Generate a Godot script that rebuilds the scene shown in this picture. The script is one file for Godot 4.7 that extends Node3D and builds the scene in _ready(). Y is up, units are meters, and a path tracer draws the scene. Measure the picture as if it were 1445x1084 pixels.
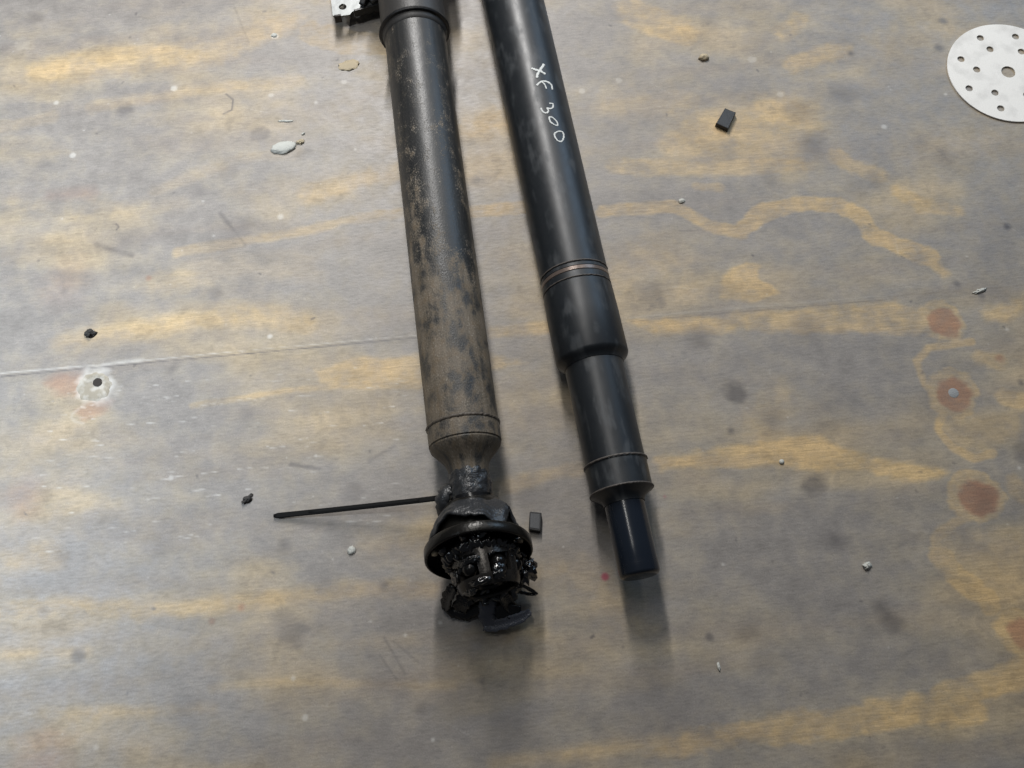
extends Node3D
# Two greasy drive shafts laid side by side on a worn plywood bench top, seen from above.

const PPM := 1280.0            # texels per metre of the bench top
const X0 := -0.80
const Z0 := -0.66
const TW := 2048
const TH := 1485
const HW := 1024
const HH := 743

var ties := {}

# ------------------------------------------------------------------ naming
func numbered(called: String, parent: Node) -> String:
	var key := str(parent.get_instance_id()) + called
	var n: int = ties.get(key, 0)
	ties[key] = n + 1
	return called if n == 0 else "%s_%03d" % [called, n]

func tag(o: Node, label: String, category: String, group := "") -> void:
	o.set_meta("label", label)
	o.set_meta("category", category)
	if group != "":
		o.set_meta("group", group)

func base(called: String, at: Vector3, turn := 0.0) -> Node3D:
	var o := Node3D.new()
	o.name = numbered(called, self)
	add_child(o, true)
	o.position = at
	o.rotation.y = turn
	return o

func put(called: String, mesh: Mesh, m: Material, parent: Node = null) -> MeshInstance3D:
	var p: Node = self if parent == null else parent
	var o := MeshInstance3D.new()
	o.name = numbered(called, p)
	o.mesh = mesh
	o.material_override = m
	o.cast_shadow = GeometryInstance3D.SHADOW_CASTING_SETTING_ON
	p.add_child(o, true)
	return o

# ------------------------------------------------------------------ materials
func mat(srgb: Color, rough: float, metal := 0.0, spec := 0.5) -> StandardMaterial3D:
	var m := StandardMaterial3D.new()
	m.albedo_color = srgb
	m.roughness = rough
	m.metallic = metal
	m.metallic_specular = spec
	return m

func noise(sd: int, freq: float, oct := 4, kind := FastNoiseLite.TYPE_SIMPLEX_SMOOTH) -> FastNoiseLite:
	var n := FastNoiseLite.new()
	n.seed = sd
	n.noise_type = kind
	n.frequency = freq
	n.fractal_type = FastNoiseLite.FRACTAL_FBM
	n.fractal_octaves = oct
	return n

# a noise picture w x h texels, stretched along x by sx, as bytes 0..255
func grain_bytes(sd: int, freq: float, oct: int, w: int, h: int, sx: int, sy := 1) -> PackedByteArray:
	var im := noise(sd, freq, oct).get_image(w / sx, h / sy, false, false, true)
	im.convert(Image.FORMAT_L8)
	if sx > 1 or sy > 1:
		im.resize(w, h, Image.INTERPOLATE_CUBIC)
	return im.get_data()

func bumpy(m: StandardMaterial3D, sd: int, freq: float, scale_cm: float, tile: float) -> StandardMaterial3D:
	var im := noise(sd, freq, 4).get_seamless_image(256, 256, false, false, 0.25, true)
	m.heightmap_enabled = true
	m.heightmap_texture = ImageTexture.create_from_image(im)
	m.heightmap_scale = scale_cm * 0.3
	m.uv1_triplanar = true
	m.uv1_scale = Vector3(tile, tile, tile)
	return m

# ------------------------------------------------------------------ shapes
# a turned body along local z: profile of (z, radius). Sharp corners stay sharp.
func lathe(prof: Array, seg := 72, v0 := 0.0, v1 := 1.0, y := 0.0) -> ArrayMesh:
	var st := SurfaceTool.new()
	st.begin(Mesh.PRIMITIVE_TRIANGLES)
	var dirs: Array[Vector2] = []
	for i in prof.size() - 1:
		dirs.append((prof[i + 1] - prof[i]).normalized())
	var idx := 0
	for i in dirs.size():
		var d: Vector2 = dirs[i]
		var na := Vector2(-d.y, d.x)
		var nb := na
		if i > 0 and d.dot(dirs[i - 1]) > 0.8:
			var q: Vector2 = dirs[i - 1]
			na = (na + Vector2(-q.y, q.x)).normalized()
		if i < dirs.size() - 1 and d.dot(dirs[i + 1]) > 0.8:
			var q: Vector2 = dirs[i + 1]
			nb = (nb + Vector2(-q.y, q.x)).normalized()
		for e in 2:
			var p: Vector2 = prof[i + e]
			var n: Vector2 = na if e == 0 else nb
			for k in seg + 1:
				var a := TAU * float(k) / seg + PI
				var c := Vector3(sin(a), cos(a), 0)
				st.set_normal(Vector3(c.x * n.y, c.y * n.y, n.x))
				st.set_uv(Vector2(float(k) / seg, (p.x - v0) / (v1 - v0)))
				st.add_vertex(Vector3(c.x * p.y, c.y * p.y + y, p.x))
		for k in seg:
			var a := idx + k
			var b := idx + seg + 1 + k
			for j in [a, a + 1, b, a + 1, b + 1, b]:
				st.add_index(j)
		idx += 2 * (seg + 1)
	return st.commit()

# a closed grid of points (rows x cols, wrapped across columns) made smooth
func skin(rows: Array, capped := false) -> ArrayMesh:
	var st := SurfaceTool.new()
	st.begin(Mesh.PRIMITIVE_TRIANGLES)
	st.set_smooth_group(0)
	var n: int = rows[0].size()
	for r in rows:
		for p in r:
			st.add_vertex(p)
	for i in rows.size() - 1:
		for k in n:
			var a := i * n + k
			var b := i * n + (k + 1) % n
			for j in [a, a + n, b, b, a + n, b + n]:
				st.add_index(j)
	if capped:
		for e in [0, rows.size() - 1]:
			var c := Vector3.ZERO
			for p in rows[e]:
				c += p
			st.add_vertex(c / n)
			var ci: int = rows.size() * n + (0 if e == 0 else 1)
			for k in n:
				var a: int = e * n + k
				var b: int = e * n + (k + 1) % n
				for j in ([ci, a, b] if e == 0 else [ci, b, a]):
					st.add_index(j)
	st.generate_normals()
	return st.commit()

# an uneven bead run round a tube
func bead(z: float, r: float, half: float, amp: float, sd: int, y: float) -> ArrayMesh:
	var n := noise(sd, 1.0, 3)
	var rows := []
	for i in 7:
		var q := PI * i / 6.0
		var row := []
		for k in 160:
			var a := TAU * k / 160
			var w := n.get_noise_2d(cos(a) * 9.0, sin(a) * 9.0 + q * 0.3)
			var rr := r - 0.0004 + (half * 0.75) * sin(q) * (1.0 + amp * w)
			row.append(Vector3(sin(a) * rr, cos(a) * rr + y, z - cos(q) * half * (1.0 + 0.4 * amp * w) + 0.0004 * w))
		rows.append(row)
	return skin(rows)

# a lumpy pebble-like body
func lump(rad: Vector3, sd: int, rough := 0.25, freq := 2.0, rings := 9, seg := 14) -> ArrayMesh:
	var n := noise(sd, freq, 3)
	var rows := []
	for i in rings + 1:
		var v := PI * (0.02 + 0.96 * float(i) / rings)
		var row := []
		for k in seg:
			var a := TAU * k / seg
			var d := Vector3(sin(v) * cos(a), cos(v), -sin(v) * sin(a))
			var q := 1.0 + rough * n.get_noise_3d(d.x, d.y, d.z) * 2.0
			row.append(d * rad * q)
		rows.append(row)
	return skin(rows, true)

func smooth_path(pts: Array, sub: int) -> Array:
	var out := []
	for i in pts.size() - 1:
		var a = pts[max(i - 1, 0)]
		var b = pts[i]
		var c = pts[i + 1]
		var d = pts[min(i + 2, pts.size() - 1)]
		for k in sub:
			out.append(b.cubic_interpolate(c, a, d, float(k) / sub))
	out.append(pts[-1])
	return out

# a strip swept along points; w and h are half width and half thickness at each point (or single values), up the strip's own upward side
func sweep(pts: Array, w, h, up: Vector3 = Vector3.UP, curl := 0.0, wob := 0.0, sd := 3, ups := []) -> ArrayMesh:
	var n := noise(sd, 1.0, 2)
	var rows := []
	for i in pts.size():
		var a: Vector3 = pts[max(i - 1, 0)]
		var b: Vector3 = pts[min(i + 1, pts.size() - 1)]
		var dir := (b - a).normalized()
		var u: Vector3 = up if ups.is_empty() else ups[i]
		var side := dir.cross(u).normalized()
		var top := side.cross(dir).normalized()
		var hw: float = w[i] if w is Array else w
		var hh: float = h[i] if h is Array else h
		var row := []
		# rounded section
		for s in [[-1, -.55], [-1, .55], [-.9, 1], [-.45, 1], [0, 1], [.45, 1], [.9, 1], [1, .55], [1, -.55], [.9, -1], [.45, -1], [0, -1], [-.45, -1], [-.9, -1]]:
			var x: float = s[0] * hw
			if wob > 0:
				x *= 1.0 + wob * n.get_noise_2d(i * 0.9, 7.0 * signf(s[0]))
			var cy: float = curl * (absf(s[0]) * absf(s[0]) - 0.4) * hw
			row.append(pts[i] + side * x + top * (s[1] * hh + cy))
		rows.append(row)
	return skin(rows, true)

# a flat block with bevelled edges, from an outline (x,z), lying from y0 to y1
func block(outline: Array, y0: float, y1: float, bev: float) -> ArrayMesh:
	var c := Vector2.ZERO
	for p in outline:
		c += p
	c /= outline.size()
	var rows := []
	for lv in [[y0, 0.0], [y0 + bev * .3, 0.0], [y1 - bev, 0.0], [y1 - bev * .3, bev * .35], [y1, bev]]:
		var row := []
		for p in outline:
			var q: Vector2 = p + (c - p).normalized() * lv[1]
			row.append(Vector3(q.x, lv[0], q.y))
		rows.append(row)
	var st := SurfaceTool.new()
	st.begin(Mesh.PRIMITIVE_TRIANGLES)
	st.set_smooth_group(-1)
	var n := outline.size()
	for i in rows.size() - 1:
		for k in n:
			var a: Vector3 = rows[i][k]
			var b: Vector3 = rows[i][(k + 1) % n]
			var d: Vector3 = rows[i + 1][k]
			var e: Vector3 = rows[i + 1][(k + 1) % n]
			for v in [a, d, b, b, d, e]:
				st.add_vertex(v)
	for lv in [[0, 1], [rows.size() - 1, -1]]:
		var r = rows[lv[0]]
		for k in n:
			var tri := [Vector3(c.x, r[0].y, c.y), r[k], r[(k + 1) % n]]
			if lv[1] == 1:
				tri = [tri[0], tri[2], tri[1]]
			for v in tri:
				st.add_vertex(v)
	st.generate_normals()
	return st.commit()

# ------------------------------------------------------------------ bench top texture
var m_tan := PackedFloat32Array()
var m_dark := PackedFloat32Array()
var m_white := PackedFloat32Array()
var m_red := PackedFloat32Array()
var m_mag := PackedFloat32Array()
var warp_n: FastNoiseLite

func mark(mask: PackedFloat32Array, pts: Array, rad: float, soft: float, amount: float, warp := 0.5) -> void:
	# pts in millimetres on the bench: x, z, x, z, ...; rad and soft in millimetres
	var k := PPM * 0.5 * 0.001
	var p: Array[Vector2] = []
	for i in range(0, pts.size(), 2):
		p.append(Vector2((pts[i] - X0 * 1000.0) * k, (pts[i + 1] - Z0 * 1000.0) * k))
	var r := rad * k
	var s: float = max(soft * k, 0.6)
	var reach := r + s + warp * r + 2.0
	var lo := p[0]
	var hi := p[0]
	for q in p:
		lo = lo.min(q)
		hi = hi.max(q)
	for y in range(max(int(lo.y - reach), 0), min(int(hi.y + reach) + 1, HH)):
		for x in range(max(int(lo.x - reach), 0), min(int(hi.x + reach) + 1, HW)):
			var c := Vector2(x, y)
			var d := 1e9
			if p.size() == 1:
				d = c.distance_to(p[0])
			else:
				for i in p.size() - 1:
					var a := p[i]
					var ab := p[i + 1] - a
					var t := clampf((c - a).dot(ab) / ab.length_squared(), 0.0, 1.0)
					d = minf(d, c.distance_squared_to(a + ab * t))
				d = sqrt(d)
			if d > reach:
				continue
			d += r * warp * (warp_n.get_noise_2d(x * 0.55, y) + 0.6 * warp_n.get_noise_2d(x * 2.3 + 90.0, y * 3.7))
			var v := amount * clampf((r + s * 0.5 - d) / s, 0.0, 1.0)
			var at := y * HW + x
			if v > mask[at]:
				mask[at] = v

func area(mask: PackedFloat32Array, pts: Array, soft: float, amount: float, warp: float) -> void:
	# a filled outline in millimetres with a ragged edge
	var k := PPM * 0.5 * 0.001
	var p := PackedVector2Array()
	for i in range(0, pts.size(), 2):
		p.append(Vector2((pts[i] - X0 * 1000.0) * k, (pts[i + 1] - Z0 * 1000.0) * k))
	var s := soft * k
	var lo := p[0]
	var hi := p[0]
	for q in p:
		lo = lo.min(q)
		hi = hi.max(q)
	var reach := s + warp * k
	for y in range(max(int(lo.y - reach), 0), min(int(hi.y + reach) + 1, HH)):
		for x in range(max(int(lo.x - reach), 0), min(int(hi.x + reach) + 1, HW)):
			var c := Vector2(x, y)
			var d := 1e9
			for i in p.size():
				d = minf(d, Geometry2D.get_closest_point_to_segment(c, p[i], p[(i + 1) % p.size()]).distance_squared_to(c))
			d = sqrt(d)
			if Geometry2D.is_point_in_polygon(c, p):
				d = -d
			d += warp * k * (warp_n.get_noise_2d(x * 0.55, y) + 0.6 * warp_n.get_noise_2d(x * 2.3 + 90.0, y * 3.7))
			var v := amount * clampf((s * 0.5 - d) / s, 0.0, 1.0)
			var at := y * HW + x
			if v > mask[at]:
				mask[at] = v

func mask_bytes(mask: PackedFloat32Array) -> PackedByteArray:
	var im := Image.create_from_data(HW, HH, false, Image.FORMAT_RF, mask.to_byte_array())
	im.resize(TW, TH, Image.INTERPOLATE_BILINEAR)
	im.convert(Image.FORMAT_L8)
	return im.get_data()

var b_tan: PackedByteArray
var b_dark: PackedByteArray
var b_white: PackedByteArray
var b_red: PackedByteArray
var b_mag: PackedByteArray
var g_broad: PackedByteArray
var g_streak: PackedByteArray
var g_fine: PackedByteArray
var g_mid: PackedByteArray
var g_speck: PackedByteArray
var g_grime: PackedByteArray
var g_line: PackedByteArray
var o_col: PackedByteArray
var o_rough: PackedByteArray
var o_bump: PackedByteArray

func fill_board() -> void:
	o_col.resize(TW * TH * 3)
	o_rough.resize(TW * TH)
	o_bump.resize(TW * TH)
	var slope := 0.0937
	for y in TH:
		for x in TW:
			var at := y * TW + x
			# the grain climbs gently to the right
			var gy := (y + int(x * slope)) % TH
			var gt := gy * TW + x
			var sk := g_streak[gt] / 255.0
			var fi := g_fine[gt] / 255.0
			var br := g_broad[at] / 255.0
			var mi := g_mid[at] / 255.0
			var sp := g_speck[at] / 255.0
			var gm := g_grime[at] / 255.0
			var tn := b_tan[at] / 255.0
			tn *= clampf(0.92 - 0.75 * (gm - 0.42) + (fi - 0.5) * 0.4 + (mi - 0.5) * 0.6, 0.3, 1.0)
			tn = clampf(tn + clampf((sk * 0.35 + br * 0.8 - 0.62) * 1.3, 0.0, 0.34), 0.0, 1.0)
			var ln := g_line[gt] / 255.0 - 0.5
			var shade := 1.0 + ln * (0.05 + 0.22 * tn) + (fi - 0.5) * 0.10 + (mi - 0.5) * 0.13 + (sk - 0.5) * 0.05 + (sp - 0.5) * 0.26 + (br - 0.5) * 0.16 - (gm - 0.5) * 0.13 * (0.4 + 1.2 * br)
			var warm := clampf((br * 0.8 + mi * 0.5 - 0.42) * 1.9 + (X0 + x / PPM) * 0.35, 0.0, 1.0)
			var r := (lerpf(135.0, 135.0, warm) + 35.0 * tn) * shade
			var g := (lerpf(129.5, 126.5, warm) + 20.0 * tn) * shade
			var b := (lerpf(124.0, 112.0, warm) - 5.0 * tn) * shade
			# pores: short sharp flecks along the grain
			var po := clampf((fi * 0.6 + sp * 0.5 - 0.72) * 1.6, 0.0, 0.12)
			r *= 1.0 - po
			g *= 1.0 - po
			b *= 1.0 - po
			var li := clampf((0.34 - fi * 0.6 - (sp - 0.5) * 0.5) * 1.4, 0.0, 0.09)
			r *= 1.0 + li
			g *= 1.0 + li
			b *= 1.0 + li
			# brown-pink cast here and there
			var pk := clampf((br - sk + 0.1) * 0.6, 0.0, 0.25)
			r += 8.0 * pk
			b -= 6.0 * pk
			var rd := b_red[at] / 255.0 * (0.75 + 0.5 * (mi - 0.3))
			r = lerpf(r, 142.0 * shade, rd)
			g = lerpf(g, 98.0 * shade, rd)
			b = lerpf(b, 78.0 * shade, rd)
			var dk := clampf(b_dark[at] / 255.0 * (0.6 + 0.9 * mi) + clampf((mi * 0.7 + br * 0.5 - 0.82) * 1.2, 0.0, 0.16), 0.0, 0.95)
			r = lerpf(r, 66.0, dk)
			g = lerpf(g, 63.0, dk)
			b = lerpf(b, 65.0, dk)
			var wh := clampf(b_white[at] / 255.0 + clampf((sp - 0.86) * 5.0, 0.0, 0.4) * clampf(mi * 1.4 - 0.5, 0.0, 1.0), 0.0, 1.0)
			r = lerpf(r, 214.0, wh)
			g = lerpf(g, 212.0, wh)
			b = lerpf(b, 206.0, wh)
			var mg := b_mag[at] / 255.0
			r = lerpf(r, 150.0, mg)
			g = lerpf(g, 62.0, mg)
			b = lerpf(b, 78.0, mg)
			o_col[at * 3] = clampi(int(r), 0, 255)
			o_col[at * 3 + 1] = clampi(int(g), 0, 255)
			o_col[at * 3 + 2] = clampi(int(b), 0, 255)
			o_rough[at] = clampi(int(255.0 * (0.50 + 0.08 * tn - 0.10 * dk + 0.08 * (fi - 0.5) + 0.14 * (mi - 0.5))), 70, 245)
			# the veneer behind the joint stands a hair higher
			var zz := Z0 + y / PPM + slope * (X0 + x / PPM)
			var step := 18.0 * clampf((-0.0668 - zz) * 900.0 + 0.5, 0.0, 1.0)
			o_bump[at] = clampi(int(80.0 + step + 20.0 * (fi - 0.5) + 30.0 * (mi - 0.5) + 18.0 * (sp - 0.5) + 34.0 * wh - 20.0 * rd), 0, 255)

func board_material() -> StandardMaterial3D:
	for m in 5:
		var a := PackedFloat32Array()
		a.resize(HW * HH)
		match m:
			0: m_tan = a
			1: m_dark = a
			2: m_white = a
			3: m_red = a
			4: m_mag = a
	warp_n = noise(11, 0.035, 3)
	mark(m_tan, [-588, -425, -483, -436, -378, -454, -289, -504], 18.8, 15.6, 0.50, 0.50)
	mark(m_tan, [-255, -485, -209, -468, -146, -465], 18.9, 3.6, 0.50, 0.30)
	mark(m_tan, [-517, -369, -372, -396, -267, -410], 7.9, 8.4, 0.36, 0.50)
	mark(m_tan, [-624, -337, -566, -353], 8.7, 8.4, 0.32, 0.50)
	mark(m_tan, [-422, -248, -326, -294, -258, -301], 7.6, 8.4, 0.28, 0.50)
	mark(m_tan, [-586, -231, -509, -215, -394, -227], 10.8, 14.4, 0.24, 0.50)
	mark(m_tan, [-386, -165, -265, -188, -201, -205, -110, -221], 6.6, 4.8, 0.56, 0.50)
	mark(m_tan, [-237, -246, -171, -266, -138, -276], 14.3, 9.6, 0.40, 0.50)
	mark(m_tan, [-56, -217, 19, -225], 9.2, 3.6, 0.85, 0.30)
	mark(m_tan, [-54, -342, 15, -353], 17.3, 18.0, 0.45, 0.50)
	mark(m_tan, [106, -220, 189, -225, 229, -200, 266, -190], 8.3, 3.6, 0.90, 0.40)
	mark(m_tan, [266, -193, 297, -219, 332, -228, 382, -228, 406, -215], 10.8, 3.6, 0.95, 0.40)
	mark(m_tan, [406, -215, 418, -188, 448, -171, 479, -158], 11.5, 3.6, 0.95, 0.40)
	mark(m_tan, [471, -162, 492, -138], 6.5, 6.0, 0.80, 0.50)
	mark(m_tan, [-497, -53, -412, -66, -367, -77, -304, -86, -232, -77], 11.9, 13.2, 0.48, 0.50)
	mark(m_tan, [-397, -123, -319, -146, -237, -143], 18.6, 20.4, 0.32, 0.50)
	mark(m_tan, [-346, 25, -248, 8, -187, 1, -102, 2], 3.5, 3.0, 0.48, 0.50)
	area(m_tan, [-219, -18, -158, -31, -96, -37, -25, -34, 17, -25, -17, -17, -64, -6, -156, 2, -210, 2], 6.0, 0.62, 5.0)
	mark(m_tan, [-510, 242, -447, 235, -368, 245, -298, 240, -215, 227, -116, 219, -80, 222], 7.8, 8.4, 0.48, 0.50)
	mark(m_tan, [-506, 189, -470, 187], 14.4, 15.6, 0.48, 0.50)
	mark(m_tan, [-501, 286, -418, 282], 4.9, 7.2, 0.32, 0.50)
	mark(m_tan, [-489, 347, -449, 341, -287, 336], 4.7, 8.4, 0.36, 0.50)
	mark(m_tan, [-289, 316, -221, 311, -57, 315], 4.1, 6.0, 0.28, 0.50)
	mark(m_tan, [-176, 275, -85, 269, 26, 264], 7.0, 9.6, 0.24, 0.50)
	mark(m_tan, [-146, 178, -96, 159], 18.1, 24.0, 0.28, 0.50)
	mark(m_tan, [27, 200, 84, 210, 118, 249], 17.8, 24.0, 0.40, 0.50)
	mark(m_tan, [-22, -63, 61, -70], 7.9, 4.8, 0.60, 0.30)
	area(m_tan, [129, -77, 220, -82, 325, -93, 431, -102, 444, -91, 493, -77, 455, -61, 361, -61, 258, -65, 164, -61], 8.0, 0.85, 6.0)
	area(m_tan, [234, -105, 242, -134, 267, -155, 286, -149, 282, -131, 301, -112, 270, -102], 5.0, 0.72, 5.0)
	mark(m_tan, [153, -519, 215, -485], 21.8, 9.6, 0.60, 0.40)
	mark(m_tan, [346, -485, 366, -504], 11.8, 8.4, 0.60, 0.50)
	mark(m_tan, [354, -432, 382, -447, 419, -459], 13.4, 8.4, 0.60, 0.50)
	mark(m_tan, [222, -337, 282, -327, 335, -337], 38.8, 30.0, 0.55, 0.50)
	mark(m_tan, [125, -281, 227, -276, 295, -284, 346, -284], 11.0, 8.4, 0.65, 0.50)
	mark(m_tan, [217, -254, 246, -252], 5.9, 3.6, 0.60, 0.50)
	mark(m_tan, [390, -298, 405, -281, 441, -268], 11.0, 6.0, 0.60, 0.50)
	mark(m_tan, [455, -248, 482, -228, 522, -221], 10.0, 6.0, 0.60, 0.50)
	mark(m_tan, [120, -369, 199, -374], 21.8, 24.0, 0.40, 0.50)
	mark(m_tan, [128, -142, 170, -169, 191, -123], 24.3, 30.0, 0.35, 0.50)
	mark(m_tan, [-17, 118, 35, 101, 88, 91], 8.2, 7.2, 0.50, 0.50)
	area(m_tan, [148, 83, 269, 65, 330, 62, 369, 79, 456, 101, 421, 110, 356, 98, 267, 92, 155, 96], 7.0, 0.85, 6.0)
	mark(m_tan, [509, -51, 460, -44, 444, -27, 449, 2, 465, 25], 4.3, 3.0, 0.80, 0.40)
	mark(m_tan, [463, 35, 454, 51, 465, 70, 488, 84, 508, 79], 4.9, 3.0, 0.85, 0.40)
	area(m_tan, [464, 27, 485, 39, 547, 31, 548, 47, 509, 75, 488, 86, 465, 70, 454, 51], 10.0, 0.42, 6.0)
	area(m_tan, [525, -88, 580, -112, 575, -88, 552, -74, 529, -74], 8.0, 0.65, 5.0)
	mark(m_tan, [517, -31, 532, -27], 9.4, 7.2, 0.60, 0.50)
	mark(m_tan, [531, 15, 557, 19], 9.2, 6.0, 0.60, 0.50)
	mark(m_tan, [500, 141, 458, 152, 432, 170, 433, 192], 5.1, 3.6, 0.70, 0.40)
	mark(m_tan, [434, 189, 448, 210, 476, 235], 12.1, 4.8, 0.80, 0.40)
	area(m_tan, [442, 159, 531, 152, 512, 249, 484, 249, 447, 217, 431, 185], 14.0, 0.40, 8.0)
	mark(m_tan, [502, 296, 472, 311, 415, 326], 13.7, 4.8, 0.75, 0.35)
	area(m_tan, [163, 356, 229, 343, 325, 334, 415, 321, 462, 329, 452, 345, 356, 355, 240, 368, 119, 376], 8.0, 0.85, 8.0)
	mark(m_tan, [-15, 383, 119, 369, 186, 364], 6.7, 9.6, 0.50, 0.50)
	mark(m_tan, [290, 15, 257, 39, 270, 55], 15.2, 18.0, 0.40, 0.50)
	mark(m_tan, [524, 110, 533, 126], 8.9, 6.0, 0.60, 0.50)
	mark(m_tan, [478, -77], 26.9, 4.2, 0.80, 0.25)
	mark(m_tan, [475, 10], 29.2, 4.2, 0.80, 0.25)
	mark(m_tan, [480, 128], 29.5, 4.2, 0.80, 0.25)
	mark(m_tan, [501, 263], 24.5, 4.2, 0.80, 0.25)
	mark(m_dark, [206, -54], 13.4, 14.0, 0.32, 0.60)
	mark(m_dark, [158, -110], 17.6, 16.8, 0.32, 0.60)
	mark(m_dark, [244, 11], 12.3, 8.4, 0.43, 0.60)
	mark(m_dark, [316, 116], 12.6, 11.2, 0.36, 0.60)
	mark(m_dark, [330, 172], 9.4, 16.8, 0.36, 0.60)
	mark(m_dark, [366, 238, 378, 256], 7.0, 11.2, 0.36, 0.60)
	mark(m_dark, [-36, -261], 12.6, 16.8, 0.32, 0.60)
	mark(m_dark, [-130, 219], 4.3, 5.6, 0.36, 0.60)
	mark(m_dark, [-425, 286], 5.5, 7.0, 0.43, 0.60)
	mark(m_dark, [-612, -508], 8.2, 11.2, 0.25, 0.60)
	mark(m_dark, [-467, 244], 4.9, 5.6, 0.32, 0.60)
	mark(m_dark, [-456, 185], 7.2, 14.0, 0.22, 0.60)
	mark(m_dark, [-308, -330], 9.5, 4.2, 0.25, 0.60)
	mark(m_dark, [-363, 178], 10.8, 16.8, 0.14, 0.60)
	mark(m_dark, [-508, -114], 4.8, 8.4, 0.25, 0.60)
	mark(m_dark, [-335, -112], 5.6, 8.4, 0.22, 0.60)
	mark(m_dark, [-233, 178], 5.1, 8.4, 0.29, 0.60)
	mark(m_dark, [-226, 254], 8.4, 16.8, 0.29, 0.60)
	mark(m_dark, [-314, 339], 10.2, 19.6, 0.18, 0.60)
	mark(m_dark, [354, -358], 13.0, 19.6, 0.25, 0.60)
	mark(m_dark, [363, -316], 15.4, 16.8, 0.32, 0.60)
	mark(m_dark, [409, -382], 14.9, 22.4, 0.25, 0.60)
	mark(m_dark, [252, -502], 9.1, 14.0, 0.22, 0.60)
	mark(m_dark, [432, -261], 10.1, 16.8, 0.22, 0.60)
	mark(m_dark, [496, -316], 10.3, 16.8, 0.22, 0.60)
	mark(m_dark, [95, -123], 8.1, 14.0, 0.14, 0.60)
	mark(m_dark, [330, -66], 11.8, 22.4, 0.25, 0.60)
	mark(m_dark, [280, 39, 274, 57], 8.3, 14.0, 0.18, 0.60)
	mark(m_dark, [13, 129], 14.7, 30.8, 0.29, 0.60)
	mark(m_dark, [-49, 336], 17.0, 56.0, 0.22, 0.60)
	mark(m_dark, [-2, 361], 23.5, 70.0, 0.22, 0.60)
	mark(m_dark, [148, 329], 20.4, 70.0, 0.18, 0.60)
	mark(m_dark, [-29, 310], 3.4, 5.6, 0.29, 0.60)
	mark(m_dark, [-87, 336], 4.8, 8.4, 0.25, 0.60)
	mark(m_dark, [-65, 242], 4.2, 11.2, 0.22, 0.60)
	mark(m_dark, [-371, -246], 5.9, 11.2, 0.18, 0.60)
	mark(m_dark, [-330, -179, -312, -198], 10.7, 22.4, 0.22, 0.60)
	mark(m_dark, [519, -301], 11.1, 16.8, 0.18, 0.60)
	mark(m_dark, [576, -198], 3.7, 4.2, 0.58, 0.60)
	mark(m_dark, [505, -123], 3.2, 4.2, 0.43, 0.60)
	mark(m_dark, [531, -109], 3.6, 4.2, 0.43, 0.60)
	mark(m_dark, [427, -451], 4.0, 5.6, 0.50, 0.60)
	mark(m_dark, [552, -504], 4.1, 5.6, 0.43, 0.60)
	mark(m_dark, [540, -459], 4.9, 7.0, 0.36, 0.60)
	mark(m_dark, [554, -2], 3.1, 4.2, 0.50, 0.60)
	mark(m_dark, [-290, 313], 3.4, 7.0, 0.22, 0.60)
	mark(m_dark, [-360, 152], 4.4, 8.4, 0.14, 0.60)
	mark(m_dark, [233, 54], 3.0, 4.2, 0.43, 0.60)
	mark(m_dark, [194, 269], 3.1, 4.2, 0.50, 0.60)
	mark(m_dark, [409, -246], 12.6, 28.0, 0.18, 0.60)
	mark(m_dark, [-355, -388, -345, -379, -345, -364, -355, -358], 0.9, 1.2, 0.60, 0.20)
	mark(m_dark, [-463, -202, -459, -198, -461, -194], 0.8, 1.2, 0.70, 0.20)
	mark(m_dark, [-127, 269, -105, 303], 1.0, 2.0, 0.30, 0.30)
	mark(m_dark, [-130, 286, -112, 310], 0.7, 2.0, 0.30, 0.30)
	mark(m_dark, [-117, 273, -92, 293], 0.7, 2.0, 0.25, 0.30)
	mark(m_dark, [-233, 91, -203, 96], 1.9, 3.0, 0.40, 0.80)
	mark(m_dark, [-151, 87, -126, 71], 2.2, 4.0, 0.30, 0.90)
	mark(m_dark, [-481, -174, -438, -160], 3.3, 5.0, 0.30, 0.90)
	mark(m_dark, [-343, -217, -309, -174], 2.1, 4.0, 0.35, 0.90)
	mark(m_dark, [-359, -525, -335, -468], 0.7, 2.0, 0.20, 0.30)
	mark(m_dark, [-559, -9, -445, -21, -307, -35, -104, -56], 0.6, 1.2, 0.55, 0.40)
	mark(m_dark, [133, -76, 269, -89, 422, -103], 0.6, 1.4, 0.25, 0.40)
	mark(m_white, [-560, -13, -445, -24, -307, -39], 0.7, 1.2, 0.55, 0.90)
	mark(m_white, [-307, -39, -104, -59], 0.5, 1.0, 0.40, 0.90)
	mark(m_white, [-460, -20, -438, -25, -407, -29], 1.6, 4.0, 0.45, 0.80)
	mark(m_white, [133, -80, 269, -94, 422, -107], 1.2, 4.0, 0.16, 0.60)
	mark(m_white, [-303, -479], 3.7, 1.6, 0.65, 0.70)
	mark(m_white, [-421, -397], 4.4, 1.6, 0.48, 0.70)
	mark(m_white, [-300, -386], 3.2, 1.6, 0.34, 0.70)
	mark(m_white, [-563, -375], 2.8, 1.6, 0.48, 0.70)
	mark(m_white, [-529, -298], 3.8, 1.6, 0.51, 0.70)
	mark(m_white, [-272, -212], 3.4, 1.6, 0.41, 0.70)
	mark(m_white, [-270, -57], 2.5, 1.6, 0.61, 0.70)
	mark(m_white, [-243, -375], 2.4, 1.6, 0.41, 0.70)
	mark(m_white, [-210, -406], 2.8, 1.6, 0.34, 0.70)
	mark(m_white, [86, -392], 4.0, 1.6, 0.34, 0.70)
	mark(m_white, [133, -409], 3.6, 1.6, 0.24, 0.70)
	mark(m_white, [-358, 106], 3.0, 1.6, 0.48, 0.70)
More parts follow.
